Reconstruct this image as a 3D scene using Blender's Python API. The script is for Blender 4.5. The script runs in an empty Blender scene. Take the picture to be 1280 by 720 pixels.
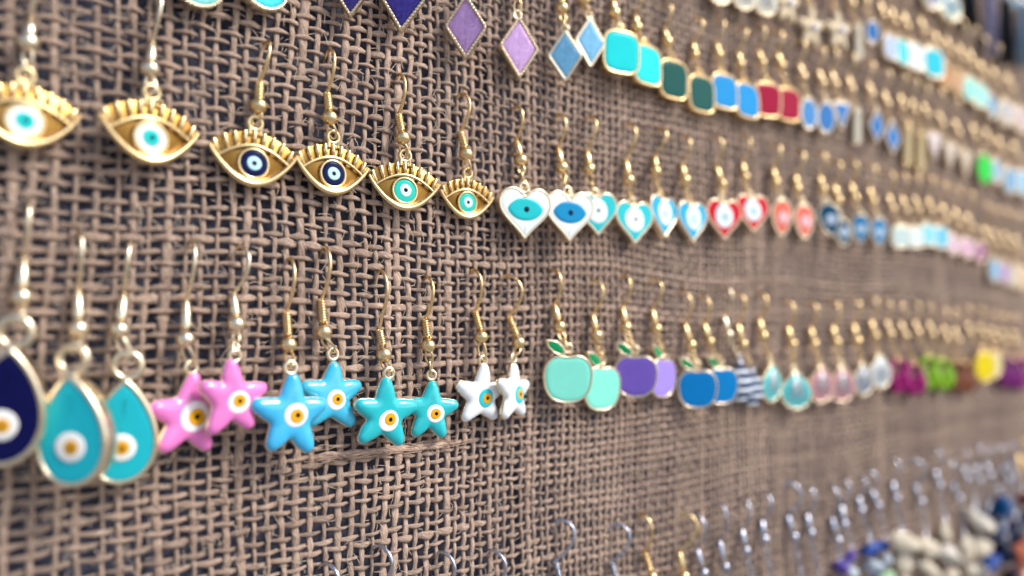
import bpy, math, random
import numpy as np
from mathutils import Vector, Matrix, Euler
random.seed(7); rng = np.random.default_rng(11)
MM = 0.001
scene = bpy.context.scene
COL = scene.collection

# ------------------------------------------------------------------ camera
FPX = 924.0                       # focal length in photo pixels (1280 wide)
HD = 157.7                        # camera distance from the burlap, mm
PITCH = math.atan(50.0 / FPX)
AZ = math.atan(1210.0 / FPX * math.cos(PITCH))
F = Vector((math.cos(AZ) * math.cos(PITCH), math.sin(AZ) * math.cos(PITCH), math.sin(PITCH)))
R = Vector((math.sin(AZ), -math.cos(AZ), 0.0))
U = R.cross(F)
cam_data = bpy.data.cameras.new('camera')
cam = bpy.data.objects.new('camera', cam_data); COL.objects.link(cam)
cam.matrix_world = Matrix(((R.x, U.x, -F.x, 0), (R.y, U.y, -F.y, -HD * MM), (R.z, U.z, -F.z, 0), (0, 0, 0, 1)))
cam_data.sensor_width = 36.0; cam_data.lens = 36.0 * FPX / 1280.0
cam_data.clip_start = 0.005; cam_data.clip_end = 50.0
cam_data.dof.use_dof = True
cam_data.dof.focus_distance = 0.175
cam_data.dof.aperture_fstop = 4.9
scene.camera = cam
scene.render.resolution_x = 1024; scene.render.resolution_y = 576

# ------------------------------------------------------------------ light
SUN_EL, SUN_AZ = math.radians(44), math.radians(38)     # azimuth measured from straight in front of the cloth, to the right
sdir = Vector((math.sin(SUN_AZ) * math.cos(SUN_EL), -math.cos(SUN_AZ) * math.cos(SUN_EL), math.sin(SUN_EL)))
world = bpy.data.worlds.new('World'); scene.world = world; world.use_nodes = True
wn = world.node_tree; bg = wn.nodes['Background']
sky = wn.nodes.new('ShaderNodeTexSky'); sky.sky_type = 'NISHITA'; sky.sun_disc = False
sky.sun_elevation = SUN_EL; sky.sun_rotation = math.atan2(sdir.x, sdir.y)
sky.air_density = 0.8; sky.dust_density = 2.0; sky.ozone_density = 0.7
wn.links.new(sky.outputs[0], bg.inputs[0]); bg.inputs[1].default_value = 0.1
sun_d = bpy.data.lights.new('sun', 'SUN'); sun_d.energy = 1.5; sun_d.angle = math.radians(16); sun_d.color = (1.0, 0.95, 0.88)
sun = bpy.data.objects.new('sun', sun_d); COL.objects.link(sun)
sun.rotation_euler = sdir.to_track_quat('Z', 'Y').to_euler()
scene.view_settings.view_transform = 'Standard'; scene.view_settings.look = 'None'
scene.view_settings.exposure = 1.12; scene.view_settings.gamma = 1.0

# ------------------------------------------------------------------ helpers
def lin(h):
    c = [int(h[i:i + 2], 16) / 255 for i in (0, 2, 4)]
    return tuple(x / 12.92 if x <= 0.04045 else ((x + 0.055) / 1.055) ** 2.4 for x in c) + (1.0,)

def P(x, y, out=0.0):
    """point on the plane `out` mm in front of the burlap, seen at a place in the photograph (mm)"""
    d = F + R * ((x - 640) / FPX) + U * ((360 - y) / FPX)
    t = (HD - out) / d.y
    return Vector((d.x * t, -HD + d.y * t, d.z * t))

def pxmm(p):
    """photo pixels per mm at a point"""
    return FPX / (Vector((p.x, p.y + HD, p.z)).dot(F))

class MB:
    def __init__(s): s.v = []; s.f = []; s.uv = []
    def add(s, vs, fs):
        b = len(s.v); s.v += [tuple(p) for p in vs]; s.f += [tuple(i + b for i in f) for f in fs]
    def tube(s, pts, rad, n=8, closed=False, caps=True, flat=1.0):
        pts = [Vector(p) for p in pts]; m = len(pts)
        if not hasattr(rad, '__len__'): rad = [rad] * m
        vs = []; fs = []; prev = None
        for i, p in enumerate(pts):
            a = pts[(i - 1) % m] if (closed or i > 0) else p
            b = pts[(i + 1) % m] if (closed or i < m - 1) else p
            t = (b - a).normalized()
            if prev is None:
                prev = t.orthogonal().normalized()
                ref = Vector((0, 1, 0)); q = ref - t * ref.dot(t)
                if q.length > 0.3: prev = q.normalized()
            nrm = (prev - t * prev.dot(t)).normalized(); bi = t.cross(nrm); prev = nrm
            for k in range(n):
                an = 2 * math.pi * k / n
                vs.append(p + nrm * math.cos(an) * rad[i] * flat + bi * math.sin(an) * rad[i])
        for i in range(m if closed else m - 1):
            for k in range(n):
                j = (i + 1) % m
                fs.append((i * n + k, i * n + (k + 1) % n, j * n + (k + 1) % n, j * n + k))
        if not closed and caps:
            fs.append(tuple(range(n - 1, -1, -1))); fs.append(tuple((m - 1) * n + k for k in range(n)))
        s.add(vs, fs); return s
    def torus(s, c, r, w, axis='y', n=20, m=8, rz=None, flat=1.0):
        c = Vector(c); rz = r if rz is None else rz; pts = []
        for k in range(n):
            a = 2 * math.pi * k / n
            d = Vector((r * math.cos(a), 0, rz * math.sin(a)))
            if axis == 'x': d = Vector((0, r * math.cos(a), rz * math.sin(a)))
            if axis == 'z': d = Vector((r * math.cos(a), rz * math.sin(a), 0))
            pts.append(c + d)
        return s.tube(pts, w, m, closed=True, flat=flat)
    def sphere(s, c, r, n=14, m=9, sc=(1, 1, 1)):
        vs = []; fs = []
        for i in range(1, m):
            ph = math.pi * i / m
            for k in range(n):
                a = 2 * math.pi * k / n
                vs.append((c[0] + r * sc[0] * math.sin(ph) * math.cos(a), c[1] + r * sc[1] * math.sin(ph) * math.sin(a), c[2] + r * sc[2] * math.cos(ph)))
        for i in range(m - 2):
            for k in range(n):
                fs.append((i * n + k, (i + 1) * n + k, (i + 1) * n + (k + 1) % n, i * n + (k + 1) % n))
        t = len(vs); vs += [(c[0], c[1], c[2] + r * sc[2]), (c[0], c[1], c[2] - r * sc[2])]
        for k in range(n):
            fs.append((t, k, (k + 1) % n)); fs.append((t + 1, (m - 2) * n + (k + 1) % n, (m - 2) * n + k))
        s.add(vs, fs); return s
    def rings(s, loops, cap0=True, cap1=True):
        n = len(loops[0]); vs = [p for l in loops for p in l]; fs = []
        for i in range(len(loops) - 1):
            for k in range(n):
                fs.append((i * n + k, i * n + (k + 1) % n, (i + 1) * n + (k + 1) % n, (i + 1) * n + k))
        if cap0: vs.append(tuple(sum(p[a] for p in loops[0]) / n for a in range(3))); c = len(vs) - 1; fs += [(c, (k + 1) % n, k) for k in range(n)]
        if cap1: vs.append(tuple(sum(p[a] for p in loops[-1]) / n for a in range(3))); c = len(vs) - 1; b = (len(loops) - 1) * n; fs += [(c, b + k, b + (k + 1) % n) for k in range(n)]
        s.add(vs, fs); return s
    def mesh(s, name, mat, smooth=True, angle=None):
        me = bpy.data.meshes.new(name)
        me.from_pydata([(x * MM, y * MM, z * MM) for x, y, z in s.v], [], s.f)
        me.materials.append(mat)
        if smooth:
            me.polygons.foreach_set('use_smooth', [True] * len(me.polygons))
            if angle: me.set_sharp_from_angle(angle=math.radians(angle))
        me.update(); return me

def link(name, me, parent=None, loc=None):
    o = bpy.data.objects.new(name, me); COL.objects.link(o)
    if parent: o.parent = parent
    if loc is not None: o.location = Vector(loc) * MM
    return o

# ------------------------------------------------------------------ materials
MATS = {}
def nmat(name):
    m = bpy.data.materials.new(name); m.use_nodes = True
    return m, m.node_tree, m.node_tree.nodes['Principled BSDF']

def metal(name, col, rough, var=0.12):
    if name in MATS: return MATS[name]
    m, nt, b = nmat(name)
    b.inputs['Metallic'].default_value = 1.0; b.inputs['Base Color'].default_value = lin(col)
    tc = nt.nodes.new('ShaderNodeTexCoord')
    n = nt.nodes.new('ShaderNodeTexNoise'); n.inputs['Scale'].default_value = 900; n.inputs['Detail'].default_value = 3
    nt.links.new(tc.outputs['Object'], n.inputs['Vector'])
    mr = nt.nodes.new('ShaderNodeMapRange'); mr.inputs['To Min'].default_value = rough - var * 0.6; mr.inputs['To Max'].default_value = rough + var
    nt.links.new(n.outputs[0], mr.inputs['Value']); nt.links.new(mr.outputs[0], b.inputs['Roughness'])
    bp = nt.nodes.new('ShaderNodeBump'); bp.inputs['Strength'].default_value = 0.25; bp.inputs['Distance'].default_value = 0.0001
    nt.links.new(n.outputs[0], bp.inputs['Height']); nt.links.new(bp.outputs[0], b.inputs['Normal'])
    MATS[name] = m; return m

def enamel(col, kind='enamel'):
    key = kind + col
    if key in MATS: return MATS[key]
    m, nt, b = nmat(kind + '_' + col)
    tc = nt.nodes.new('ShaderNodeTexCoord')
    n = nt.nodes.new('ShaderNodeTexNoise'); n.inputs['Scale'].default_value = 260 if kind == 'enamel' else 330
    n.inputs['Detail'].default_value = 3 if kind == 'enamel' else 5
    nt.links.new(tc.outputs['Object'], n.inputs['Vector'])
    c = lin(col); mx = nt.nodes.new('ShaderNodeMix'); mx.data_type = 'RGBA'
    k0, k1 = {'enamel': (0.93, 1.06), 'pearl': (0.55, 1.5), 'glass': (0.7, 1.15), 'stone': (0.7, 1.15), 'glaze': (0.9, 1.08)}[kind]
    mx.inputs['A'].default_value = tuple(min(1, x * k0) for x in c[:3]) + (1,)
    mx.inputs['B'].default_value = tuple(min(1, x * k1 + (0.05 if kind == 'pearl' else 0.0)) for x in c[:3]) + (1,)
    if kind == 'pearl': n.inputs['Distortion'].default_value = 2.5
    nt.links.new(n.outputs[0], mx.inputs['Factor']); nt.links.new(mx.outputs['Result'], b.inputs['Base Color'])
    b.inputs['Roughness'].default_value = {'enamel': 0.24, 'pearl': 0.28, 'glass': 0.1, 'stone': 0.3, 'glaze': 0.14}[kind]
    b.inputs['Coat Weight'].default_value = 0.03; b.inputs['Specular IOR Level'].default_value = 0.13; b.inputs['Coat Roughness'].default_value = 0.05
    if kind == 'pearl': b.inputs['Metallic'].default_value = 0.2
    if kind == 'glaze': b.inputs['Coat Weight'].default_value = 0.5; b.inputs['Specular IOR Level'].default_value = 0.5
    if kind == 'glass': b.inputs['Transmission Weight'].default_value = 0.25; b.inputs['IOR'].default_value = 1.45
    n2 = nt.nodes.new('ShaderNodeTexNoise'); n2.inputs['Scale'].default_value = 420
    nt.links.new(tc.outputs['Object'], n2.inputs['Vector'])
    bp = nt.nodes.new('ShaderNodeBump'); bp.inputs['Strength'].default_value = 0.25; bp.inputs['Distance'].default_value = 0.0002
    nt.links.new(n2.outputs[0], bp.inputs['Height']); nt.links.new(bp.outputs[0], b.inputs['Normal']); nt.links.new(bp.outputs[0], b.inputs['Coat Normal'])
    MATS[key] = m; return m

GOLD = metal('gold', 'F0D39C', 0.25); PALE = metal('pale_gold', 'F3E3C4', 0.27); SILV = metal('silver', 'B8BCC8', 0.25)
EYEG = metal('warm_gold', 'EAD09C', 0.26); WORN = metal('worn_brass', 'EDD2A4', 0.3)
RECESS_SHADE = metal('shaded_recess_gold', 'A98346', 0.3)  # darker metal: recess shade and dark reflections put into the back plate's colour
METS = {'gold': GOLD, 'pale': PALE, 'silver': SILV, 'warm': EYEG, 'worn': WORN}

def jute_mat():
    m, nt, b = nmat('jute')
    N = nt.nodes; Lk = nt.links
    uv = N.new('ShaderNodeUVMap'); uv.uv_map = 'uv'
    mp = N.new('ShaderNodeMapping'); mp.inputs['Scale'].default_value = (1.0, 1.0, 1.0)
    Lk.new(uv.outputs[0], mp.inputs['Vector'])
    n = N.new('ShaderNodeTexNoise'); n.inputs['Scale'].default_value = 1.0; n.inputs['Detail'].default_value = 5; n.inputs['Roughness'].default_value = 0.72
    Lk.new(mp.outputs[0], n.inputs['Vector'])
    tc = N.new('ShaderNodeTexCoord')
    big = N.new('ShaderNodeTexNoise'); big.inputs['Scale'].default_value = 40; big.inputs['Detail'].default_value = 4
    Lk.new(tc.outputs['Object'], big.inputs['Vector'])
    r = N.new('ShaderNodeValToRGB')
    r.color_ramp.elements[0].position = 0.28; r.color_ramp.elements[0].color = lin('755A49')
    r.color_ramp.elements[1].position = 0.72; r.color_ramp.elements[1].color = lin('F8E6D6')
    e = r.color_ramp.elements.new(0.48); e.color = lin('D0B098')
    Lk.new(n.outputs[0], r.inputs[0])
    mx = N.new('ShaderNodeMix'); mx.data_type = 'RGBA'; mx.blend_type = 'MULTIPLY'; mx.inputs['Factor'].default_value = 1.0
    r2 = N.new('ShaderNodeValToRGB')
    r2.color_ramp.elements[0].position = 0.3; r2.color_ramp.elements[0].color = (0.76, 0.73, 0.72, 1)
    r2.color_ramp.elements[1].position = 0.7; r2.color_ramp.elements[1].color = (1.0, 1.0, 1.0, 1)
    Lk.new(big.outputs[0], r2.inputs[0]); Lk.new(r.outputs[0], mx.inputs['A']); Lk.new(r2.outputs[0], mx.inputs['B'])
    oi = N.new('ShaderNodeObjectInfo')
    mr = N.new('ShaderNodeMapRange'); mr.inputs['To Min'].default_value = 0.76; mr.inputs['To Max'].default_value = 1.1
    Lk.new(oi.outputs['Random'], mr.inputs['Value'])
    mx2 = N.new('ShaderNodeMix'); mx2.data_type = 'RGBA'; mx2.blend_type = 'MULTIPLY'; mx2.inputs['Factor'].default_value = 1.0
    Lk.new(mx.outputs['Result'], mx2.inputs['A']); Lk.new(mr.outputs[0], mx2.inputs['B'])
    Lk.new(mx2.outputs['Result'], b.inputs['Base Color'])
    b.inputs['Roughness'].default_value = 0.68; b.inputs['Specular IOR Level'].default_value = 0.35
    b.inputs['Sheen Weight'].default_value = 0.15
    bp = N.new('ShaderNodeBump'); bp.inputs['Strength'].default_value = 1.0; bp.inputs['Distance'].default_value = 0.0007
    Lk.new(n.outputs[0], bp.inputs['Height']); Lk.new(bp.outputs[0], b.inputs['Normal'])
    return m
JUTE = jute_mat()

# ------------------------------------------------------------------ backing cloth and burlap
def backing():
    m, nt, b = nmat('dark_backing_cloth')
    tc = nt.nodes.new('ShaderNodeTexCoord')
    n = nt.nodes.new('ShaderNodeTexNoise'); n.inputs['Scale'].default_value = 700; n.inputs['Detail'].default_value = 5
    nt.links.new(tc.outputs['Object'], n.inputs['Vector'])
    r = nt.nodes.new('ShaderNodeValToRGB')
    r.color_ramp.elements[0].position = 0.3; r.color_ramp.elements[0].color = lin('292A36')
    r.color_ramp.elements[1].position = 0.75; r.color_ramp.elements[1].color = lin('55566A')
    nt.links.new(n.outputs[0], r.inputs[0]); nt.links.new(r.outputs[0], b.inputs['Base Color'])
    b.inputs['Roughness'].default_value = 0.85
    bp = nt.nodes.new('ShaderNodeBump'); bp.inputs['Distance'].default_value = 0.0003
    nt.links.new(n.outputs[0], bp.inputs['Height']); nt.links.new(bp.outputs[0], b.inputs['Normal'])
    mb = MB(); nx, nz = 60, 40
    for j in range(nz + 1):
        for i in range(nx + 1):
            x = -32 + 610 * i / nx; z = -165 + 375 * j / nz
            mb.v.append((x, 3.1 + 0.35 * math.sin(x * 0.09 + z * 0.05), z))
    for j in range(nz):
        for i in range(nx):
            a = j * (nx + 1) + i; mb.f.append((a, a + 1, a + nx + 2, a + nx + 1))
    o = link('backdrop', mb.mesh('backdrop', m)); o['kind'] = 'structure'
    o['label'] = 'dark charcoal backing cloth showing through the burlap weave'
backing()
def bounce_ground():  # unseen ground plane, added for warm bounce and for the metal to reflect
    m, nt, b = nmat('bounce_ground')
    n = nt.nodes.new('ShaderNodeTexNoise'); n.inputs['Scale'].default_value = 40; n.inputs['Detail'].default_value = 6
    r = nt.nodes.new('ShaderNodeValToRGB'); r.color_ramp.elements[0].color = (0.2, 0.19, 0.175, 1); r.color_ramp.elements[1].color = (0.33, 0.31, 0.29, 1)
    nt.links.new(n.outputs[0], r.inputs[0]); nt.links.new(r.outputs[0], b.inputs['Base Color']); b.inputs['Roughness'].default_value = 0.9
    mb = MB(); mb.add([(-9000, -9000, -1150), (9000, -9000, -1150), (9000, 9000, -1150), (-9000, 9000, -1150)], [(0, 1, 2, 3)])
    o = link('bounce_ground', mb.mesh('bounce_ground', m)); o['kind'] = 'structure'
bounce_ground()

_ph = rng.uniform(0, 6.28, (4, 12)); _kx = rng.uniform(-1, 1, (4, 12)); _kz = rng.uniform(-1, 1, (4, 12))
def field(c, x, z, wl):
    k = 2 * math.pi / wl; r = 0
    for q in range(12): r = r + np.sin(k * (_kx[c, q] * x + _kz[c, q] * z) + _ph[c, q])
    return r / 3.4
def warp_xy(x, z):
    return (0.8 * field(0, x, z, 75) + 0.12 * field(2, x, z, 17), 1.0 * field(1, x, z, 85) + 0.12 * field(3, x, z, 17), 0.3 * field(2, x, z, 90))
PITCHZ = 2.48
def positions(a, b, p, jit):
    o = [a]
    while o[-1] < b: o.append(o[-1] + (p(o[-1]) if callable(p) else p) * (1 + rng.normal(0, jit)))
    return np.array(o)
WX = positions(-26, 562, lambda x: float(np.interp(x, [60, 150], [3.1, 2.42])), 0.1); WZ = positions(-156, 200, PITCHZ, 0.1)

cloth = bpy.data.objects.new('burlap_cloth', None); COL.objects.link(cloth); cloth.location = (0.26, 0, -0.156)
cloth['label'] = 'coarse brown jute burlap cloth stretched behind all the hanging earrings'; cloth['category'] = 'burlap'
CL = np.array(cloth.location)

def smooth1(n, step, amp):
    k = max(2, int(n / step) + 3); c = rng.normal(0, amp, k); t = np.linspace(0, k - 1.001, n)
    i = t.astype(int); f = t - i; f = f * f * (3 - 2 * f)
    return c[i] * (1 - f) + c[i + 1] * f

SLUB_Z = P(470, 565).z; SLUB_X = (P(372, 565).x, P(575, 565).x)
def thread(kind, idx, seg, ns):
    if kind == 'warp': cnt = len(WZ); main = WZ; cross0 = WX[idx]; near = idx
    else: cnt = len(WX); main = WX; cross0 = WZ[idx]
    t = np.linspace(0, cnt - 1, (cnt - 1) * seg + 1); m = len(t)
    pos = np.interp(t, np.arange(cnt), main)
    wob = smooth1(m, seg * 2.5, 0.1) + smooth1(m, seg * 11, 0.16)
    base = rng.choice([0.45, 0.53, 0.59, 0.67, 0.85], p=[.15, .27, .3, .18, .1]) * (1.0 if kind == 'warp' else 0.84)
    rad = base * (1 + smooth1(m, seg * 2, 0.12) + np.maximum(0, smooth1(m, seg * 7, 0.26) - 0.2))
    rad = np.clip(rad, 0.34, 1.35)
    c = np.cos(np.pi * t)
    if kind == 'warp':
        z = pos; x = cross0 + wob; y = -0.26 * (-1) ** idx * c
    else:
        x = pos; z = cross0 + wob + 0.1 * np.sin(np.pi * t); y = 0.58 * (-1) ** idx * c; rad = rad * (1 - 0.2 * (-1) ** idx * c)
    dx, dz, dy = warp_xy(x, z)
    if kind == 'weft' and idx == SLUB_J:
        w = np.clip(np.minimum((x - SLUB_X[0]) / 6, (SLUB_X[1] - x) / 6), 0, 1); rad = rad + w * 0.42; y = y * (1 - 0.8 * w) - w * 0.7
    x = x + dx; z = z + dz; y = y + dy
    tw = rng.uniform(0, 6.28)
    ang = 2 * np.pi * np.arange(ns) / ns
    hel = 1 + 0.13 * np.sin(2 * ang[None, :] + 2 * np.pi * (t * 0.55)[:, None] + tw) + rng.normal(0, 0.035, (m, ns))
    wr = rad[:, None] * np.cos(ang)[None, :] * hel; dr = (0.24 + 0.16 * rad[:, None]) * np.sin(ang)[None, :] * hel
    if kind == 'warp': vx = x[:, None] + wr; vz = np.repeat(z[:, None], ns, 1); vy = y[:, None] + dr
    else: vx = np.repeat(x[:, None], ns, 1); vz = z[:, None] + wr; vy = y[:, None] + dr
    V = np.stack([vx, vy, vz], -1).reshape(-1, 3) * MM - CL
    i = np.arange(m - 1)[:, None]; k = np.arange(ns)[None, :]; k2 = (k + 1) % ns
    Fq = np.stack([i * ns + k, i * ns + k2, (i + 1) * ns + k2, (i + 1) * ns + k], -1).reshape(-1, 4)
    me = bpy.data.meshes.new(kind + '_thread')
    me.vertices.add(len(V)); me.vertices.foreach_set('co', V.astype(np.float32).ravel())
    nf = len(Fq); me.loops.add(nf * 4); me.loops.foreach_set('vertex_index', Fq.astype(np.int32).ravel())
    me.polygons.add(nf); me.polygons.foreach_set('loop_start', np.arange(nf, dtype=np.int32) * 4)
    me.polygons.foreach_set('use_smooth', np.ones(nf, dtype=bool))
    uvl = me.uv_layers.new(name='uv')
    la = np.stack([np.broadcast_to(i, (m - 1, ns)), np.broadcast_to(i, (m - 1, ns)), np.broadcast_to(i + 1, (m - 1, ns)), np.broadcast_to(i + 1, (m - 1, ns))], -1)
    lb = np.stack([np.broadcast_to(k, (m - 1, ns)), np.broadcast_to(k + 1, (m - 1, ns)), np.broadcast_to(k + 1, (m - 1, ns)), np.broadcast_to(k, (m - 1, ns))], -1)
    al = pos[la] ; ar = lb * (10.0 / ns)
    uvs = np.stack([al * 0.5 + tw * 10, ar * 1.3 + al * 0.9 + tw * 31], -1).astype(np.float32)
    uvl.data.foreach_set('uv', uvs.ravel())
    me.materials.append(JUTE); me.update(calc_edges=True)
    o = bpy.data.objects.new(kind + '_thread', me); COL.objects.link(o); o.parent = cloth
SLUB_J = int(np.argmin(np.abs(WZ - SLUB_Z)))
for i in range(len(WX)):
    far = WX[i] > 300
    thread('warp', i, 2 if far else 4, 5 if far else 7)
for j in range(len(WZ)):
    thread('weft', j, 3, 6)

def fibre_mat():
    m, nt, b = nmat('jute_fibre'); n = nt.nodes.new('ShaderNodeTexNoise'); n.inputs['Scale'].default_value = 300
    r = nt.nodes.new('ShaderNodeValToRGB'); r.color_ramp.elements[0].color = lin('9C7F66'); r.color_ramp.elements[1].color = lin('F4E2CC')
    nt.links.new(n.outputs[0], r.inputs[0]); nt.links.new(r.outputs[0], b.inputs['Base Color']); b.inputs['Roughness'].default_value = 0.6
    return m
def fibres():
    FIB = fibre_mat()
    mb = MB()
    for q in range(6500):
        s = random.random() ** 1.4; x = -10 + 330 * s
        lim = 55 + x * 0.32
        z = random.uniform(-lim, lim + 5)
        a = random.uniform(0, math.pi) if random.random() < 0.4 else random.choice([0, math.pi / 2]) + random.gauss(0, 0.35)
        L = random.uniform(0.8, 3.6); y = random.uniform(-1.1, -0.2)
        p = Vector((x, y, z)); d = Vector((math.cos(a), 0, math.sin(a))); n = Vector((-d.z, random.uniform(-1, 0.3), d.x)) * random.uniform(-0.5, 0.5)
        pts = [p + d * L * t + n * L * t * t * 0.6 + Vector((0, -0.7 * math.sin(math.pi * t) * random.random(), 0)) for t in (0, 0.35, 0.7, 1)]
        mb.tube(pts, [0.06, 0.08, 0.06, 0.025], 3, caps=False)
    me = mb.mesh('loose_fibre', FIB); me.uv_layers.new(name='uv')
    o = link('loose_fibre', me, cloth, -CL / MM); o['kind'] = 'stuff'
    # frayed bundle lying over the thick slub
    mb = MB()
    for q in range(28):
        x0 = random.uniform(SLUB_X[0], SLUB_X[1] - 6); L = random.uniform(4, 12)
        z0 = SLUB_Z + random.gauss(0, 0.8); y0 = -0.9 - random.random() * 0.5
        pts = [(x0 + L * t, y0 - 0.2 * math.sin(3 * t), z0 + random.gauss(0, 0.12) + 0.4 * math.sin(2 * t + q) + float(warp_xy(x0 + L * t, z0)[1])) for t in (0, .25, .5, .75, 1)]
        mb.tube(pts, 0.11, 4, caps=False)
    me = mb.mesh('frayed_slub', JUTE); me.uv_layers.new(name='uv')
    o = link('frayed_slub', me, cloth, -CL / MM); o['kind'] = 'stuff'
fibres()

# ------------------------------------------------------------------ pendant shapes (mm, x right, z up, front towards -y)
def resample(poly, n):
    pts = [Vector((p[0], p[1])) for p in poly]; pts.append(pts[0]); L = [0]
    for a, b in zip(pts, pts[1:]): L.append(L[-1] + (b - a).length)
    out = []; k = 0
    for i in range(n):
        t = L[-1] * i / n
        while L[k + 1] < t: k += 1
        f = (t - L[k]) / max(1e-9, L[k + 1] - L[k]); q = pts[k].lerp(pts[k + 1], f); out.append((q.x, q.y))
    return out
def inset(poly, d):
    n = len(poly); out = []
    for i in range(n):
        a = Vector(poly[i - 1]); p = Vector(poly[i]); b = Vector(poly[(i + 1) % n])
        e1 = (p - a).normalized(); e2 = (b - p).normalized()
        n1 = Vector((-e1.y, e1.x)); n2 = Vector((-e2.y, e2.x)); q = n1 + n2
        if q.length < 1e-6: q = n1
        q.normalize(); c = max(0.45, q.dot(n1)); out.append(tuple(p + q * d / c))
    return out
def ccw(poly):
    a = sum(poly[i - 1][0] * poly[i][1] - poly[i][0] * poly[i - 1][1] for i in range(len(poly)))
    return poly if a > 0 else poly[::-1]
def polar(fn, n=72): return [(fn(2 * math.pi * k / n)[0], fn(2 * math.pi * k / n)[1]) for k in range(n)]
def rounded(poly, r, seg=5):
    out = []; n = len(poly)
    for i in range(n):
        a = Vector(poly[i - 1]); p = Vector(poly[i]); b = Vector(poly[(i + 1) % n])
        s = p + (a - p).normalized() * r; e = p + (b - p).normalized() * r
        for k in range(seg + 1):
            t = k / seg; q = s * (1 - t) ** 2 + p * 2 * t * (1 - t) + e * t * t; out.append((q.x, q.y))
    return out

def body_mb(out, th, rim, depth=0.35, bev=0.2):
    """metal tray: bevelled outside, raised rim, recessed floor"""
    mb = MB(); o1 = inset(out, bev); o2 = inset(out, rim - 0.12); o3 = inset(out, rim)
    y = lambda l, yy: [(p[0], yy, p[1]) for p in l]
    h = th / 2
    mb.rings([y(o1, h), y(inset(out, bev * .3), h - bev * .3), y(out, h - bev), y(out, -h + bev), y(inset(out, bev * .3), -h + bev * .3), y(o1, -h), y(o2, -h), y(o3, -h + 0.12), y(o3, -h + depth)])
    return mb
def fill_mb(poly, y0, dome, c=None):
    """enamel filling a tray: a flat pool with a rounded shoulder"""
    n = len(poly); cc = (sum(p[0] for p in poly) / n, sum(p[1] for p in poly) / n) if c is None else c
    return puffy_mb(poly, y0, dome, 0.9, 9, cc)
def puffy_mb(poly, y0, H, Rr, rings=10, c=(0, 0)):
    pts = np.array(poly); a = pts; b = np.roll(pts, -1, 0)
    def dist(x, z):
        p = np.array([x, z]); ab = b - a; t = np.clip(((p - a) * ab).sum(1) / (ab * ab).sum(1), 0, 1)
        return np.sqrt((((a + ab * t[:, None]) - p) ** 2).sum(1).min())
    loops = []
    for r in range(rings):
        f = 1 - (r / rings) ** 1.5; l = []
        for p in poly:
            x = c[0] + (p[0] - c[0]) * f; z = c[1] + (p[1] - c[1]) * f
            d = min(1, dist(x, z) / Rr); l.append((x, y0 - H * math.sqrt(max(0, 1 - (1 - d) ** 2)), z))
        loops.append(l)
    mb = MB(); mb.rings(loops, cap0=False); return mb
WOB = random.Random(99)
def disc_mb(cx, cz, y0, r, h=0.12, sx=1.0, n=28):
    mb = MB(); loops = []; a1, a2, p1, p2 = WOB.uniform(.01, .035), WOB.uniform(.005, .02), WOB.uniform(0, 6), WOB.uniform(0, 6)
    cx += WOB.gauss(0, .05) * r; cz += WOB.gauss(0, .05) * r; R_ = r
    for rr, hh in ((1, 0), (0.96, 0.7), (0.85, 1.0), (0.5, 1.15), (0.2, 1.2)):
        lp = []
        for k in range(n):
            t = 2 * math.pi * k / n; q = R_ * rr * (1 + a1 * math.sin(2 * t + p1) + a2 * math.sin(3 * t + p2)); lp.append((cx + q * sx * math.cos(t), y0 - h * hh, cz + q * math.sin(t)))
        loops.append(lp)
    mb.rings(loops, cap0=False); return mb
def flip(mb): mb.f = [f[::-1] for f in mb.f]; return mb

CACHE = {}
def cached(key, fn):
    if key not in CACHE: CACHE[key] = fn()
    return CACHE[key]
def loop_on(mb, z, r=1.15, w=0.42): mb.torus((0, 0, z), r, w, 'y', 18, 8)

# every builder returns (parts, width, height, z of the hanging loop); parts = [(name, mesh)], the first is the pendant itself
def heart_poly():
    p = []
    for k in range(80):
        t = 2 * math.pi * k / 80
        x = 16 * math.sin(t) ** 3; z = 13 * math.cos(t) - 5 * math.cos(2 * t) - 2 * math.cos(3 * t) - math.cos(4 * t)
        p.append((x * 0.375 * 0.78 + 0.22 * 6.0 * math.sin(t), (z + 2.5) * 0.385 * 0.78 + 0.22 * 5.7 * math.cos(t)))
    return resample(ccw(p), 80)
def b_heart(base, eye, mid, pup, almond=False, rimm='pale', squash=1.0):
    def mk():
        out = heart_poly(); th = 2.5; mb = body_mb(out, th, 0.5); loop_on(mb, 5.2, 1.0, 0.36)
        parts = [('pendant', mb.mesh('heart_pendant', METS[rimm], angle=50))]
        parts.append(('enamel', fill_mb(inset(out, 0.51), -th / 2 + 0.15, 0.1).mesh('enamel', enamel(base))))
        y = -th / 2 + 0.03; sx = 1.28 if almond else 1.0; r = 1.95 if almond else 3.05
        if almond:
            al = resample([(4.0 * math.cos(t), 0.6 + 2.3 * math.sin(t) * (1 - 0.35 * math.cos(t) ** 4)) for t in [2 * math.pi * k / 60 for k in range(60)]], 40)
            parts.append(('eye_ring', puffy_mb(al, y, 0.16, 0.5, 6, (0, 0.6)).mesh('eye_ring', enamel(eye))))
        else: parts.append(('eye_ring', disc_mb(0, 0.6, y, r, 0.1, sx).mesh('eye_ring', enamel(eye))))
        if mid: parts.append(('iris', disc_mb(0.1, 0.6, y - 0.11, r * 0.5, 0.06).mesh('iris', enamel(mid))))
        if pup: parts.append(('pupil', disc_mb(0.15, 0.6, y - 0.17, 0.6 if almond else 0.45, 0.06).mesh('pupil', enamel(pup))))
        return parts, 12, 11.4, 5.2
    return cached(('heart', base, eye, mid, pup, almond, rimm), mk)

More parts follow.
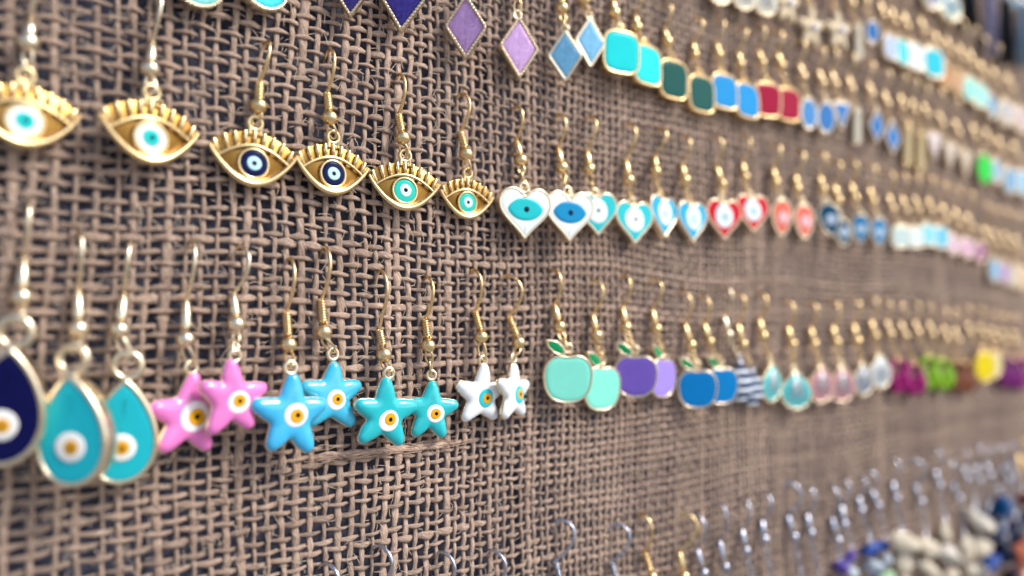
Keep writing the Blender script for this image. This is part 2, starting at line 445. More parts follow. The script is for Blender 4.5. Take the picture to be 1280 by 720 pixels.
def b_evil(a, b2, c, metalkey='warm'):
    def mk():
        g = METS[metalkey]; W = 9.0; N_ = 28
        def arc(x0, z0, mz, pw):
            return [(x0 * (2 * k / N_ - 1), z0 + mz * math.sin(math.pi * k / N_) ** pw) for k in range(N_ + 1)]
        low = arc(W, 2.3, -6.9, 0.85); lid = arc(7.2, 0.3, 3.1, 0.9); top = arc(W, 2.4, 4.1, 0.62)
        out = ccw(resample(low + top[::-1][1:-1], 100)); y = lambda l, yy: [(p[0], yy, p[1]) for p in l]
        mb = MB()
        for path, r0, r1, yc in ((low, .4, .75, -.55), (lid, .28, .42, -.75)):
            n = len(path) - 1; mb.tube([(p[0], yc, p[1]) for p in path], [r0 + (r1 - r0) * math.sin(math.pi * i / n) for i in range(n + 1)], 8)
        inn = [(x * .985, z + .5 * math.sin(math.pi * k / N_)) for k, (x, z) in enumerate(low)]
        mb.tube([(p[0], .1, p[1]) for p in inn], [.35 + .5 * math.sin(math.pi * k / N_) for k in range(N_ + 1)], 8)
        mb.torus((0, -0.6, -0.35), 3.05, 0.34, 'y', 28, 7)
        loop_on(mb, 8.3, 1.4, 0.48)
        for sx in (-1, 1): mb.tube([(sx * 1.0, -.1, 7.3), (sx * 1.05, -.1, 5.8)], 0.5, 6)
        parts = [('pendant', mb.mesh('eye_pendant', g, angle=60))]
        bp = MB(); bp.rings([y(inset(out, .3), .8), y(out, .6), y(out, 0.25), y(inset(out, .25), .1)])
        parts.append(('back_plate', bp.mesh('back_plate', RECESS_SHADE, angle=50)))
        parts.append(('eye_ring', disc_mb(0, -0.35, -0.55, 2.85, 0.22).mesh('eye_ring', enamel(a))))
        parts.append(('iris', disc_mb(0.05, -0.3, -0.83, 1.5, 0.08).mesh('iris', enamel(b2))))
        parts.append(('pupil', disc_mb(0.15, -0.25, -0.93, 0.5, 0.06).mesh('pupil', enamel(c))))
        for k in range(9):
            u = (k - 4) / 4; x0 = u * 6.9; i = (u * .98 + 1) / 2
            z0 = 0.3 + 3.1 * math.sin(math.pi * max(.001, i)) ** .9
            x1 = u * 8.3; z1 = 2.4 + 4.1 * math.sin(math.pi * (x1 / W + 1) / 2) ** .62 + .25
            p0 = Vector((x0, -.3, z0)); p1 = Vector((x1, -.3, z1)); lb = MB()
            lb.tube([p0, p0.lerp(p1, .5), p0.lerp(p1, .9), p1], [0.42, 0.5, 0.48, 0.28], 7)
            parts.append(('eyelash', lb.mesh('eyelash', g)))
        return parts, 18.2, 11.4, 8.3
    return cached(('evil', a, b2, c, metalkey), mk)

def star_poly(seed, fat=1.24, n=100, R0=9.0, r0=3.7):
    rd = random.Random(seed); arms = [(90 + 72 * k + rd.uniform(-7, 7), R0 * rd.uniform(0.93, 1.06)) for k in range(5)]
    pts = []
    for k in range(5):
        a, L = arms[k]; a2, L2 = arms[(k + 1) % 5]
        if k < 4: mid = (a + a2) / 2
        else: mid = (a + a2 + 360) / 2
        ar = math.radians(a); w = 1.35 * fat; d = Vector((math.cos(ar), math.sin(ar))); q = Vector((-d.y, d.x))
        for t in (-90, -60, -30, 0, 30, 60, 90):
            tr = math.radians(t); p = d * (L - w + w * math.cos(tr)) + q * w * math.sin(tr); pts.append((p.x, p.y))
        p = d * (L * 0.62) + q * (w * 1.42); pts.append((p.x, p.y))
        mr = math.radians(mid); pts.append((r0 * fat * math.cos(mr) * 1.0, r0 * fat * math.sin(mr)))
        ar2 = math.radians(a2); d2 = Vector((math.cos(ar2), math.sin(ar2))); q2 = Vector((-d2.y, d2.x))
        p = d2 * (L2 * 0.62) - q2 * (w * 1.42); pts.append((p.x, p.y))
    # smooth
    P_ = resample(ccw(pts), n * 2)
    for it in range(5): P_ = [((P_[i - 1][0] + 2 * P_[i][0] + P_[(i + 1) % len(P_)][0]) / 4, (P_[i - 1][1] + 2 * P_[i][1] + P_[(i + 1) % len(P_)][1]) / 4) for i in range(len(P_))]
    return resample(P_, n)
def b_star(col, ring, iris, seed, eoff=(0.3, -0.3), rimm='pale', er=2.55):
    def mk():
        out = star_poly(seed); th = 1.5; mb = MB(); y = lambda l, yy: [(p[0], yy, p[1]) for p in l]
        mb.rings([y(inset(out, .5), th / 2 + .5), y(inset(out, .12), th / 2 + .2), y(out, th / 2 - 0.2), y(out, -0.05), y(inset(out, .15), -0.2)])
        loop_on(mb, 9.9, 1.3, 0.48)
        parts = [('pendant', mb.mesh('starfish_pendant', METS[rimm], angle=60))]
        parts.append(('enamel', puffy_mb(inset(out, 0.1), -0.1, 1.4, 2.3, c=(0, 0)).mesh('enamel', enamel(col, 'glaze'))))
        yy = -1.48; ex, ez = eoff
        parts.append(('eye_ring', disc_mb(ex, ez, yy, er, 0.14, 1.0).mesh('eye_ring', enamel(ring))))
        parts.append(('iris', disc_mb(ex + .15, ez + .05, yy - 0.16, er * 0.58, 0.07).mesh('iris', enamel(iris))))
        parts.append(('pupil', disc_mb(ex + .3, ez + .1, yy - 0.23, er * 0.2, 0.05).mesh('pupil', enamel('1A120E'))))
        return parts, 17.4, 16.8, 10.5
    return cached(('star', col, ring, iris, seed), mk)

def b_drop(col, flip_=False):
    def mk():
        p = []
        for k in range(90):
            t = 2 * math.pi * k / 90; r = 7.2
            x = r * math.sin(t) * math.sin(t / 2) ** 0.6; z = 9.6 * math.cos(t); p.append((x, z))
        out = resample(ccw(p), 90); th = 3.8; mb = body_mb(out, th, 0.85, 0.5, 0.4); loop_on(mb, 11.9, 2.35, 0.68)
        parts = [('pendant', mb.mesh('drop_pendant', PALE, angle=50))]
        parts.append(('enamel', fill_mb(inset(out, .86), -th / 2 + 0.28, 0.12, c=(0, -3)).mesh('enamel', enamel(col))))
        y = -th / 2 + 0.04
        parts.append(('eye_ring', disc_mb(0, -3.0, y, 2.5, 0.14).mesh('eye_ring', enamel('F2F2EE'))))
        parts.append(('iris', disc_mb(0.1, -3.0, y - .15, 1.25, 0.07).mesh('iris', enamel('E0A526'))))
        parts.append(('pupil', disc_mb(0.15, -3.0, y - .23, 0.4, 0.05).mesh('pupil', enamel('4A2A10'))))
        return parts, 13.8, 19.2, 13.6
    return cached(('drop', col), mk)

def b_apple(col, leafcol='0E9C5E'):
    def mk():
        def f(a):
            c, s = math.cos(a), math.sin(a)
            r = 6.0 * (abs(c) ** 2.5 + abs(s) ** 2.5) ** (-1 / 2.5)
            x = r * c * (1.03 + 0.07 * s); z = r * s * 0.98 - 0.55 * math.exp(-((a - math.pi / 2) / 0.28) ** 2)
            return x, z
        out = resample(ccw(polar(f, 96)), 84); th = 1.7; mb = body_mb(out, th, 0.55)
        leaf = resample(ccw([(-0.6, 6.1), (-1.4, 7.8), (-3.1, 9.1), (-5.8, 9.4), (-5.2, 7.5), (-3.7, 6.1), (-2.0, 5.5)]), 30)
        lm = body_mb(leaf, th, 0.42); mb.add(lm.v, lm.f)
        loop_on(mb, 7.2, 1.0, 0.36)
        parts = [('pendant', mb.mesh('apple_pendant', PALE, angle=50)),
                 ('enamel', fill_mb(inset(out, 0.56), -th / 2 + 0.22, 0.2).mesh('enamel', enamel(col))),
                 ('leaf_enamel', fill_mb(inset(leaf, 0.42), -th / 2 + 0.2, 0.15).mesh('leaf_enamel', enamel(leafcol)))]
        return parts, 12.3, 12.6, 7.2
    return cached(('apple', col), mk)

def b_plate(kind, col, rimm='gold', rim=0.7, milgrain=False, pearl=False, w=1.0, deco=None):
    def mk():
        if kind == 'diamond': out = rounded([(0, -8), (5.2, 0), (0, 8), (-5.2, 0)], 0.9); W, H = 10, 15.6
        elif kind == 'cushion': out = rounded([(-5, -5), (5, -5), (5, 5), (-5, 5)], 3.5); W, H = 10, 10
        elif kind == 'triangle': out = rounded([(-5, 5.5), (0, -6), (5, 5.5)], 0.9); W, H = 10, 11.5
        elif kind == 'round': out = polar(lambda a: (6 * math.cos(a), 6 * math.sin(a)), 60); W, H = 12, 12
        elif kind == 'oval': out = polar(lambda a: (3.9 * math.cos(a), 6 * math.sin(a)), 60); W, H = 7.8, 12
        elif kind == 'leafdrop': out = polar(lambda a: (3.9 * math.cos(a) * (1 + 0.25 * math.sin(a)), 6 * math.sin(a) * (1 - 0.0 * math.sin(a))), 60); W, H = 7.8, 12
        elif kind == 'bar': out = rounded([(-1.8, -7), (1.8, -7), (1.4, 7), (-1.4, 7)], 0.9); W, H = 3.6, 14
        elif kind == 'fan':
            out = [(0.9 * math.cos(a), -5.5 + 0 * a) for a in (math.pi, 0)]
            out = [(-1.4, 5.6), (1.4, 5.6)] + [((6.2 + 0.25 * math.cos(a * 14)) * math.cos(a), -0.8 + (5.4 + 0.25 * math.cos(a * 14)) * math.sin(a)) for a in [math.radians(25 - 5 * k) for k in range(47)]]
            W, H = 12, 12
        out = resample(ccw(out), 72); th = 2.3; mb = body_mb(out, th, rim)
        zt = H / 2 + 0.7; loop_on(mb, zt, 1.0, 0.38)
        if milgrain:
            q = resample(inset(out, rim * 0.5), 40)
            for p in q: mb.sphere((p[0], -th / 2, p[1]), rim * 0.62, 6, 4)
        parts = [('pendant', mb.mesh(kind + '_pendant', METS[rimm], angle=50)),
                 ('enamel', fill_mb(inset(out, rim + 0.01), -th / 2 + 0.22, 0.25).mesh('enamel', enamel(col, 'pearl' if pearl else 'enamel')))]
        y = -th / 2 - 0.02
        if deco:
            for nm, c, cx, cz, r in deco: parts.append((nm, disc_mb(cx, cz, y, r, 0.1).mesh(nm, enamel(c)))); y -= 0.13
        if kind == 'fan':
            rb = MB()
            for k in range(7):
                a = math.radians(-90 + (k - 3) * 19); rb.tube([(0, y - .05, 4.2), (4.6 * math.cos(a) * .6, y - .3, 4.2 + 9.0 * math.sin(a) * .55), (4.9 * math.cos(a), y, -0.5 + 4.3 * math.sin(a))], [0.1, 0.2, 0.18], 6)
            parts.append(('shell_rib', rb.mesh('shell_rib', enamel('E9EEF0', 'pearl'))))
        return parts, W, H, zt
    return cached((kind, col, rimm, milgrain, pearl, str(deco)), mk)

def b_striped(c1, c2):
    def mk():
        parts = []; mb = MB(); mb.sphere((0, 0, 5.6), 1.2, 12, 8); loop_on(mb, 7.2, 0.9, 0.35)
        parts.append(('pendant', mb.mesh('striped_pendant', SILV)))
        for k in range(8):
            z = 4.4 - k * 1.35; r = [2.6, 3.7, 4.3, 4.6, 4.6, 4.3, 3.7, 2.6][k]
            t = MB(); t.sphere((0.35 * math.sin(k * 1.7), 0, z), r, 18, 8, (1, 0.5, 0.22))
            parts.append(('stripe', t.mesh('stripe', enamel(c2 if k % 2 else c1))))
        return parts, 9.2, 13, 7.2
    return cached(('striped', c1, c2), mk)

def b_goldstar():
    def mk():
        out = star_poly(5, 1.0, 80, 7.2, 2.9); mb = MB(); y = lambda l, yy: [(p[0], yy, p[1]) for p in l]
        mb.rings([y(inset(out, .3), .7), y(out, .4), y(out, 0)], cap1=False); b = puffy_mb(out, 0, 1.2, 1.2); mb.add(b.v, b.f); loop_on(mb, 7.9, 1, .38)
        return [('pendant', mb.mesh('starfish_pendant', enamel('E8D4B0'))), ('pearl_bead', (lambda m: m.sphere((0, -1.4, 0), 1.5, 14, 8).mesh('pearl_bead', enamel('DCD8EE', 'pearl')))(MB()))], 13.5, 13.5, 7.9
    return cached('goldstar', mk)

def b_glassdrop(col, n=2):
    """twisted loop of clear resin with a thick U-shaped lower end"""
    def mk():
        mb = MB(); pts = []
        for k in range(25):
            a = math.radians(110 + 320 * k / 24); pts.append((4.2 * math.cos(a), 0.7 * math.sin(3 * a), 5.6 * math.sin(a)))
        mb.tube(pts, [1.1 + 1.0 * math.sin(math.pi * k / 24) for k in range(25)], 9)
        cap = MB(); loop_on(cap, 6.8, 1.0, .38); cap.sphere((0, 0, 5.4), 1.0, 10, 7)
        drop = MB().sphere((0, -1.2, -1.2), 1.7, 12, 8, (1, .7, 1.4))
        return [('pendant', cap.mesh('cap', GOLD)), ('resin_loop', mb.mesh('resin_loop', enamel(col, 'glass'))), ('resin_bead', drop.mesh('resin_bead', enamel(col, 'glass')))], 10.5, 12.5, 6.8
    return cached(('glass', col), mk)

def rock(mb, c, r, sc, seed):
    rd = random.Random(seed); n, m = 14, 9; k0 = len(mb.v); mb.sphere((0, 0, 0), 1, n, m)
    dirs = [Vector((rd.gauss(0, 1), rd.gauss(0, 1), rd.gauss(0, 1))).normalized() for _ in range(9)]; cut = [rd.uniform(0.45, 0.85) for _ in dirs]; M = Euler((rd.uniform(-.3, .3), rd.uniform(-.7, .7), rd.uniform(-.5, .5))).to_matrix()
    for i in range(k0, len(mb.v)):
        v = Vector(mb.v[i]); s = 1.0
        for d, q in zip(dirs, cut):
            t = v.dot(d)
            if t > q: s = min(s, q / t)
        v = v * s * 1.15; v = M @ Vector((v.x * sc[0], v.y * sc[1], v.z * sc[2])) * r; mb.v[i] = (c[0] + v.x, c[1] + v.y, c[2] + v.z)
def b_stones(cols, seed, n=4, R=3.0):
    """chip stones threaded on a wire with tiny silver balls between them"""
    def mk():
        rd = random.Random(seed); w = MB(); zt = 7.0; loop_on(w, zt + .8, .9, .32); w.tube([(0, 0, zt), (0, 0, -n * R * 1.25 + 5)], 0.32, 6)
        z = 5.6; parts = [('pendant', None)]; z0 = z
        for k in range(n):
            r = R * rd.uniform(.8, 1.15); sc = (rd.uniform(1.0, 1.9), rd.uniform(.6, .9), rd.uniform(.7, 1.05)); z -= r * sc[2]
            m = MB(); rock(m, (rd.uniform(-.7, .7), rd.uniform(-.5, .2), z), r, sc, seed * 10 + k)
            parts.append(('chip_stone', m.mesh('chip_stone', enamel(cols[k % len(cols)], 'stone'), angle=25))); z -= r * sc[2] + 0.6
            w.sphere((0, 0, z + .1), 0.85, 10, 7); z -= 0.7
        parts[0] = ('pendant', w.mesh('head_pin', SILV))
        return parts, 2.6 * R, z0 - z, zt + .8
    return cached(('stones', tuple(cols), seed, n, R), mk)
def b_tassel(col):
    def mk():
        cap = MB(); loop_on(cap, 11.6, 1, .38); cap.tube([(0, 0, 10.8), (0, 0, 8.0)], [1.0, 1.9], 12)
        th = MB(); rd = random.Random(3)
        for k in range(46):
            a = rd.uniform(0, 6.28); r = rd.uniform(.2, 1.5); e = r * 1.9
            th.tube([(r * math.cos(a), r * math.sin(a), 8.2), (1.3 * r * math.cos(a), 1.2 * r * math.sin(a), 0), (e * math.cos(a), .8 * e * math.sin(a), rd.uniform(-11, -9))], 0.3, 4)
        return [('pendant', cap.mesh('tassel_cap', SILV)), ('tassel_threads', th.mesh('tassel_threads', enamel(col)))], 6, 22, 11.6
    return cached(('tassel', col), mk)

# ------------------------------------------------------------------ one earring
GROUPS = {'drop_pendant': 'teardrop earrings with a yellow eye', 'diamond_pendant': 'diamond shaped enamel earrings', 'cushion_pendant': 'cushion shaped enamel earrings',
          'oval_pendant': 'oval enamel earrings', 'leafdrop_pendant': 'oval earrings with a pale centre', 'bar_pendant': 'bar earrings', 'triangle_pendant': 'triangle earrings',
          'fan_pendant': 'shell earrings', 'round_pendant': 'round enamel earrings', 'head_pin': 'chip stone earrings', 'striped_pendant': 'striped bead earrings',
          'cap': 'clear resin loop earrings', 'tassel_cap': 'tassel earrings', 'starfish_pendant': 'pearly starfish earrings'}
def make_coil(mb, a, b, r, w, turns):
    a = Vector(a); b = Vector(b); ax = (b - a); L = ax.length; ax.normalize(); q = ax.orthogonal().normalized(); q2 = ax.cross(q); n = int(turns * 9); pts = []
    for k in range(n + 1):
        t = k / n; an = 2 * math.pi * turns * t; pts.append(a + ax * L * t + (q * math.cos(an) + q2 * math.sin(an)) * r)
    mb.tube(pts, w, 5)
def earring(label, cat, pend, top, bead, cen, h, w=None, roll=0, oc=None, ob=3.8, metal='gold', wrap='coil', twist=0, group=None, hookscale=1.0, tilt=None, yaw=None, wire=0.43, coiltop=0.63):
    parts, W, H, zt = pend; G = METS[metal]
    Pt = P(top[0], top[1], 1.6); Pb = P(bead[0], bead[1], ob)
    sc = h / pxmm(P(cen[0], cen[1], 3)) / H
    # turn about the vertical that gives the width seen in the photograph
    u = cen[0] - 640; D = 1210.0; Lq = math.hypot(D, FPX); a = (D - u) / Lq; b = (FPX + u * D / FPX) / Lq
    mx = math.hypot(a, b); p0 = math.atan2(b, a)
    if yaw is None:
        if w is None: phi = math.radians(random.uniform(-4, 12))
        else:
            r = (w / h) / (W / H); phi = p0 - math.acos(min(1, max(-1, r / mx)))
    else: phi = math.radians(yaw)
    if W / H < 0.3: phi = math.radians(28)
    phi = max(-1.3, min(1.25, phi))
    oc_ = max(2.6, W * sc / 2 * abs(math.sin(phi)) + 2.0) if oc is None else oc
    Pc = P(cen[0], cen[1], oc_)
    e = bpy.data.objects.new('earring', None); COL.objects.link(e); e.location = Pt * MM; e.empty_display_size = 0.004
    e['label'] = label; e['category'] = cat
    kind = (parts[1][1].name.split('.')[0] if parts[0][1].name.startswith('x') else parts[0][1].name.split('.')[0])
    e['group'] = group or GROUPS.get(kind, 'small earrings')
    fat = 1.0 if top[0] < 950 else 1.25; wire *= fat
    L = Pt.z - Pb.z; s = L / 20.5 * hookscale; ps = math.radians(twist); Q = Pb - Pt
    if s <= 0.05: s = 0.6
    def at(o, d):
        q = Vector(Q) * d; base = Vector((Q.x * d, 0, Q.z * d)); oo = (o - 1.6) * (s if o > 1.6 else 1); oo += (ob - 2.8) * d
        return base + Vector((oo * math.sin(ps), -oo * math.cos(ps), 0))
    ct = coiltop
    ctl = [(-2.6, .17), (-0.6, .075), (0.5, .02), (1.6, 0), (3.2, .03), (4.6, .11), (5.2, .21), (4.9, .32), (3.9, .43), (2.2, .54), (0.8, ct), (1.6, .75), (2.4, .9)]
    ctl = [at(o, d) for o, d in ctl]; pts = []
    for i in range(len(ctl) - 1):
        p_, q_, r_, t_ = ctl[max(0, i - 1)], ctl[i], ctl[i + 1], ctl[min(len(ctl) - 1, i + 2)]
        for k in range(4):
            t = k / 4; pts.append(0.5 * ((2 * q_) + (r_ - p_) * t + (2 * p_ - 5 * q_ + 4 * r_ - t_) * t * t + (3 * q_ - p_ - 3 * r_ + t_) * t ** 3))
    pts.append(ctl[-1])
    m = MB(); m.tube(pts, wire, 7); link('ear_hook', m.mesh('ear_hook', G), e)
    near = top[0] < 860
    c0, c1 = at(0.8, ct), at(2.4, .9)
    m = MB()
    if wrap == 'coil':
        L2 = (c1 - c0).length; make_coil(m, c0, c1, 0.72, 0.3, max(4, L2 / 0.62) if near else 5)
    else: m.tube([c0, c0.lerp(c1, .06), c0.lerp(c1, .94), c1], [0.75 * fat, 0.98 * fat, 1.0 * fat, 0.8 * fat], 10)
    link('wire_coil' if wrap == 'coil' else 'wire_sleeve', m.mesh('wrap', G), e)
    bc = at(2.8, 1.0); br = (1.8 if near else 1.65) * (1 + (fat - 1) * .5)
    link('bead', (lambda m: m.sphere(bc, br, 16, 10, (1, 1, .92)).mesh('bead', G))(MB()), e)
    # pendant
    pr = math.radians(roll); tl = math.radians(random.uniform(-3, 4) if tilt is None else tilt)
    eul = Euler((tl, pr, -phi), 'XYZ')
    off = Pc - Pt; hang = off + eul.to_matrix() @ Vector((0, 0, zt * sc))
    # two links from the bead to the pendant's loop
    b0 = bc + Vector((0, 0, -br * .8)); gap = (b0 - hang).length
    if gap > 0.8:
        mid = (b0 + hang) / 2; dz = (hang - b0).normalized(); lr = gap / 2 + 0.35; side = Vector((math.cos(ps + .6), -math.sin(ps + .6), 0))
        if lr > 2.6:   # a short chain of links
            n = int(math.ceil(gap / 3.0)); step = gap / n
            for k in range(n):
                c = b0 + dz * step * (k + .5); m = MB(); sd = side if k % 2 == 0 else side.cross(dz).normalized()
                m.tube([c + sd * 0.85 * math.cos(2 * math.pi * q / 14) + dz * (step / 2 + .4) * math.sin(2 * math.pi * q / 14) for q in range(14)], .28, 6, closed=True)
                link('jump_ring', m.mesh('jump_ring', G), e)
        else:
            m = MB(); m.tube([mid + side * 0.95 * math.cos(2 * math.pi * q / 16) + dz * lr * math.sin(2 * math.pi * q / 16) for q in range(16)], .3, 6, closed=True)
            link('jump_ring', m.mesh('jump_ring', G), e)
    po = None
    for i, (nm, me) in enumerate(parts):
        o = bpy.data.objects.new(nm, me); COL.objects.link(o)
        if i == 0: o.parent = e; o.location = off * MM; o.rotation_euler = eul; o.scale = (sc, sc, sc); po = o
        else: o.parent = po
    return e

# ------------------------------------------------------------------ the earrings, row by row
random.seed(21)
TQ, BL, LB = '22C4CE', '1686D8', '3AB4E6'
E = earring
G1 = 'gilded lashed eye earrings'
e_wt = b_evil('E4EAE8', '1FC3C0', '0D5A60'); e_nv = b_evil('071446', 'BFE6F4', '15151C'); e_tq = b_evil('2CC8B6', 'D8F4F2', '10161C')
E('blurred golden lashed eye with turquoise centre, cut off by the left edge', 'earring', e_wt, (45, -25), (36, 52), (30, 150), 78, 146, 0, metal='pale', wrap='sleeve', group=G1)
E('golden lashed eye with white and turquoise centre hanging alone, second from the left edge', 'earring', e_wt, (200, -8), (188, 86), (187, 171), 76, 124, 0, metal='pale', wrap='sleeve', group=G1)
E('golden lashed eye with navy ring and pale blue centre, left of the two navy eyes', 'earring', e_nv, (334, 52), (324, 132), (316, 203), 68, 110, 2, metal='gold', group=G1)
E('golden lashed eye with navy ring and pale blue centre, right of the two navy eyes', 'earring', e_nv, (412, 62), (413, 147), (415, 216), 62, 92, 1, metal='gold', group=G1)
E('golden lashed eye with turquoise ring and black pupil, left of the two turquoise ones', 'earring', e_tq, (499, 93), (504, 172), (505, 237), 59, 89, 2, metal='gold', group=G1)
E('narrow golden lashed eye with turquoise ring, just left of the first white heart', 'earring', e_tq, (577, 117), (582, 192), (583, 252), 49, 67, 1, metal='gold', group=G1, twist=10)
G2 = 'heart earrings with an eye on them'
h_w1 = b_heart('EAF4F0', '27C6CC', None, '12203A', almond=True, rimm='pale'); h_w2 = b_heart('EAF2F2', '1590C4', None, '0A1A40', almond=True, rimm='pale')
h_t = b_heart('2EC5CC', 'EAF6F6', None, '142430'); h_b = b_heart('27ACD8', 'E6F4FA', 'BFE6F6', '8CC6E0'); h_r = b_heart('D2142C', 'F0F8F8', 'CDE8EC', '3E6E78')
E('white heart with a turquoise almond eye, right after the gold lashed eyes', 'earring', h_w1, (645, 133), (652, 200), (654, 266), 68, 65, 0, wrap='sleeve', group=G2, oc=4.5)
E('white heart with a blue almond eye, overlapping a turquoise heart', 'earring', h_w2, (699, 143), (703, 209), (709, 270), 65, 60, 0, wrap='sleeve', group=G2, oc=6.5)
E('turquoise heart with a white eye, half hidden behind a white heart', 'earring', h_t, (738, 146), (737, 211), (744, 267), 57, 51, -3, wrap='sleeve', group=G2, oc=3.0)
E('turquoise heart with a white eye standing free between two pairs', 'earring', h_t, (786, 155), (786, 225), (790, 278), 57, 47, 0, wrap='sleeve', group=G2)
E('narrow sky blue heart with pale eye, left of the two sky blue hearts', 'earring', h_b, (827, 160), (820, 214), (826, 271), 56, 34, 3, wrap='sleeve', group=G2)
E('sky blue heart with pale eye, right of the two and beside the red hearts', 'earring', h_b, (855, 170), (857, 225), (862, 277), 54, 37, 0, wrap='sleeve', group=G2)
E('red heart with a white eye, left and lower of the two red hearts', 'earring', h_r, (893, 170), (903, 230), (902, 274), 53, 44, 0, wrap='sleeve', group=G2, oc=4.2)
E('red heart with a white eye, right and higher of the two red hearts', 'earring', h_r, (930, 170), (932, 221), (938, 267), 50, 42, 0, wrap='sleeve', group=G2)
EY = lambda a, b2='F4EEF2', c=None: [('eye_ring', a, 0.3, 0, 2.0)] + ([('pupil', c, 0.3, 0, 0.8)] if c else [])
co = b_plate('leafdrop', 'F47A64', 'pale', deco=EY('F6C8CC')); nv = b_plate('leafdrop', '12587C', 'pale', deco=EY('CFE2F2')); nb = b_plate('leafdrop', '1E8FCB', 'pale', deco=EY('C8E4F6'))
E('coral oval drop with pink centre, left of the two corals', 'earring', co, (968, 180), (970, 228), (975, 272), 46, 25, 0, wrap='sleeve')
E('coral oval drop with pink centre, right of the two corals', 'earring', co, (998, 188), (997, 236), (1003, 277), 44, 24, 0, wrap='sleeve')
E('dark blue oval drop with pale centre, larger left one of the dark pair', 'earring', nv, (1024, 190), (1029, 237), (1036, 275), 42, 28, -8, wrap='sleeve')
E('dark blue oval drop with pale centre, lower right one of the dark pair', 'earring', nv, (1042, 200), (1048, 250), (1052, 291), 34, 21, -6, wrap='sleeve')
E('bright blue oval drop with pale centre, beside the dark blue pair', 'earring', nb, (1062, 200), (1069, 248), (1074, 286), 36, 23, 0, wrap='sleeve')
E('bright blue oval drop with pale centre, right of its twin', 'earring', nb, (1086, 205), (1091, 252), (1097, 290), 35, 21, 0, wrap='sleeve')
def tiny(kind, col, rimm='pale', pearl=False, **k): return b_plate(kind, col, rimm, pearl=pearl, **k)
for lab, cat, pd, t, b, c, h, w in [
    ('blurred white and pale mint cushion, first of the pale ones after the blue ovals', 'earring', tiny('cushion', 'DDF2EE'), (1108, 214), (1116, 262), (1124, 296), 28, 24),
    ('blurred white cushion shaped drop between a mint white one and a pale blue one', 'earring', tiny('cushion', 'E6F4F4'), (1124, 216), (1133, 264), (1142, 297), 27, 20),
    ('blurred pale blue cushion drop, left of the two pale blues', 'earring', tiny('cushion', '8FDCEC'), (1140, 218), (1148, 262), (1158, 294), 28, 20),
    ('blurred pale blue cushion drop, right of the two pale blues', 'earring', tiny('cushion', '74CDE8'), (1158, 220), (1164, 264), (1174, 297), 28, 20),
    ('blurred pale pink round drop beside the pale blue cushions', 'earring', tiny('round', 'D9B5C6', pearl=True), (1174, 226), (1182, 275), (1190, 306), 26, 18),
    ('blurred dusty pink round drop in the middle of the pink ones', 'earring', tiny('round', 'CFA6BC', pearl=True), (1190, 232), (1198, 280), (1207, 310), 26, 18),
    ('blurred mauve round drop, right of the pink ones', 'earring', tiny('round', 'A8739B', pearl=True), (1206, 238), (1214, 286), (1223, 315), 26, 17),
    ('blurred pale blue oval hanging low at the end of the heart row', 'earring', tiny('oval', '8CBEE0'), (1226, 252), (1234, 302), (1241, 338), 30, 15),
    ('blurred lilac oval hanging low beside a pale blue oval', 'earring', tiny('oval', 'B79BCB'), (1238, 258), (1246, 306), (1254, 342), 30, 14),
    ('blurred cream oval near the right edge of the heart row', 'earring', tiny('oval', 'E2D6BC'), (1252, 262), (1260, 308), (1267, 346), 30, 14),
    ('blurred peach oval cut by the right edge of the heart row', 'earring', tiny('oval', 'E8C2A0'), (1266, 266), (1273, 314), (1279, 350), 30, 14)]:
    E(lab, cat, pd, t, b, c, h, w, wrap='sleeve', metal='worn')

# --- starfish row
dn = b_drop('0A0E46'); dt = b_drop('22B5C4')
E('navy teardrop with pale gold rim and yellow eye, cut off by the left edge', 'earring', dn, (36, 250), (27, 371), (8, 507), 146, 96, 5, metal='pale', wrap='sleeve', oc=6, yaw=18)
E('turquoise teardrop with pale gold rim, front one overlapping its twin', 'earring', dt, (100, 288), (98, 411), (95, 536), 136, 90, -4, metal='pale', wrap='sleeve', oc=8, yaw=36)
E('turquoise teardrop with pale gold rim, rear one half hidden by its twin', 'earring', dt, (163, 300), (152, 412), (154, 538), 130, 72, 2, metal='pale', wrap='sleeve', oc=3.4, yaw=14, twist=-10)
G3 = 'starfish earrings with an eye'
PK = 'E87CC4'
E('pink starfish with yellow eye, left and lower one of the pink pair', 'earring', b_star(PK, 'F6F2F4', 'E6A822', 1, (0.9, -0.2), er=3.2), (240, 300), (232, 424), (234, 520), 102, 98, 4, metal='pale', wrap='sleeve', group=G3, oc=3)
E('pink starfish with yellow eye, right and higher one of the pink pair', 'earring', b_star(PK, 'F4EEF2', 'E0A024', 2, (0.9, -0.4), er=2.6), (300, 308), (291, 405), (290, 499), 90, 90, 3, metal='pale', wrap='sleeve', group=G3, oc=6.2, twist=22, hookscale=1.15)
E('sky blue starfish with yellow eye, front one overlapping another sky blue star', 'earring', b_star(LB, 'EDE6EE', 'DFA227', 3, (0.6, -0.1)), (362, 323), (361, 431), (363, 519), 98, 97, 0, metal='worn', group=G3, oc=6.5)
E('sky blue starfish with yellow eye, rear one tucked behind its twin', 'earring', b_star('38B6DA', 'EEE8F0', 'DFA227', 4, (0.6, -0.6), er=2.4), (406, 309), (405, 415), (414, 496), 90, 84, 3, metal='worn', group=G3, oc=2.8)
E('turquoise starfish with yellow eye, larger left one with one arm touching its twin', 'earring', b_star('19BCC4', 'EEF2F0', 'DDA61E', 6, (0.5, -1.1), er=2.6), (475, 338), (480, 443), (481, 518), 86, 80, 4, metal='worn', group=G3, oc=5.2, coiltop=.72)
E('turquoise starfish with yellow eye, smaller right one beside the white stars', 'earring', b_star('19BEC6', 'F0F0EE', 'E0A424', 7, (0.9, -0.9), er=2.6), (534, 346), (536, 432), (538, 513), 74, 72, 2, metal='gold', group=G3, oc=2.8)
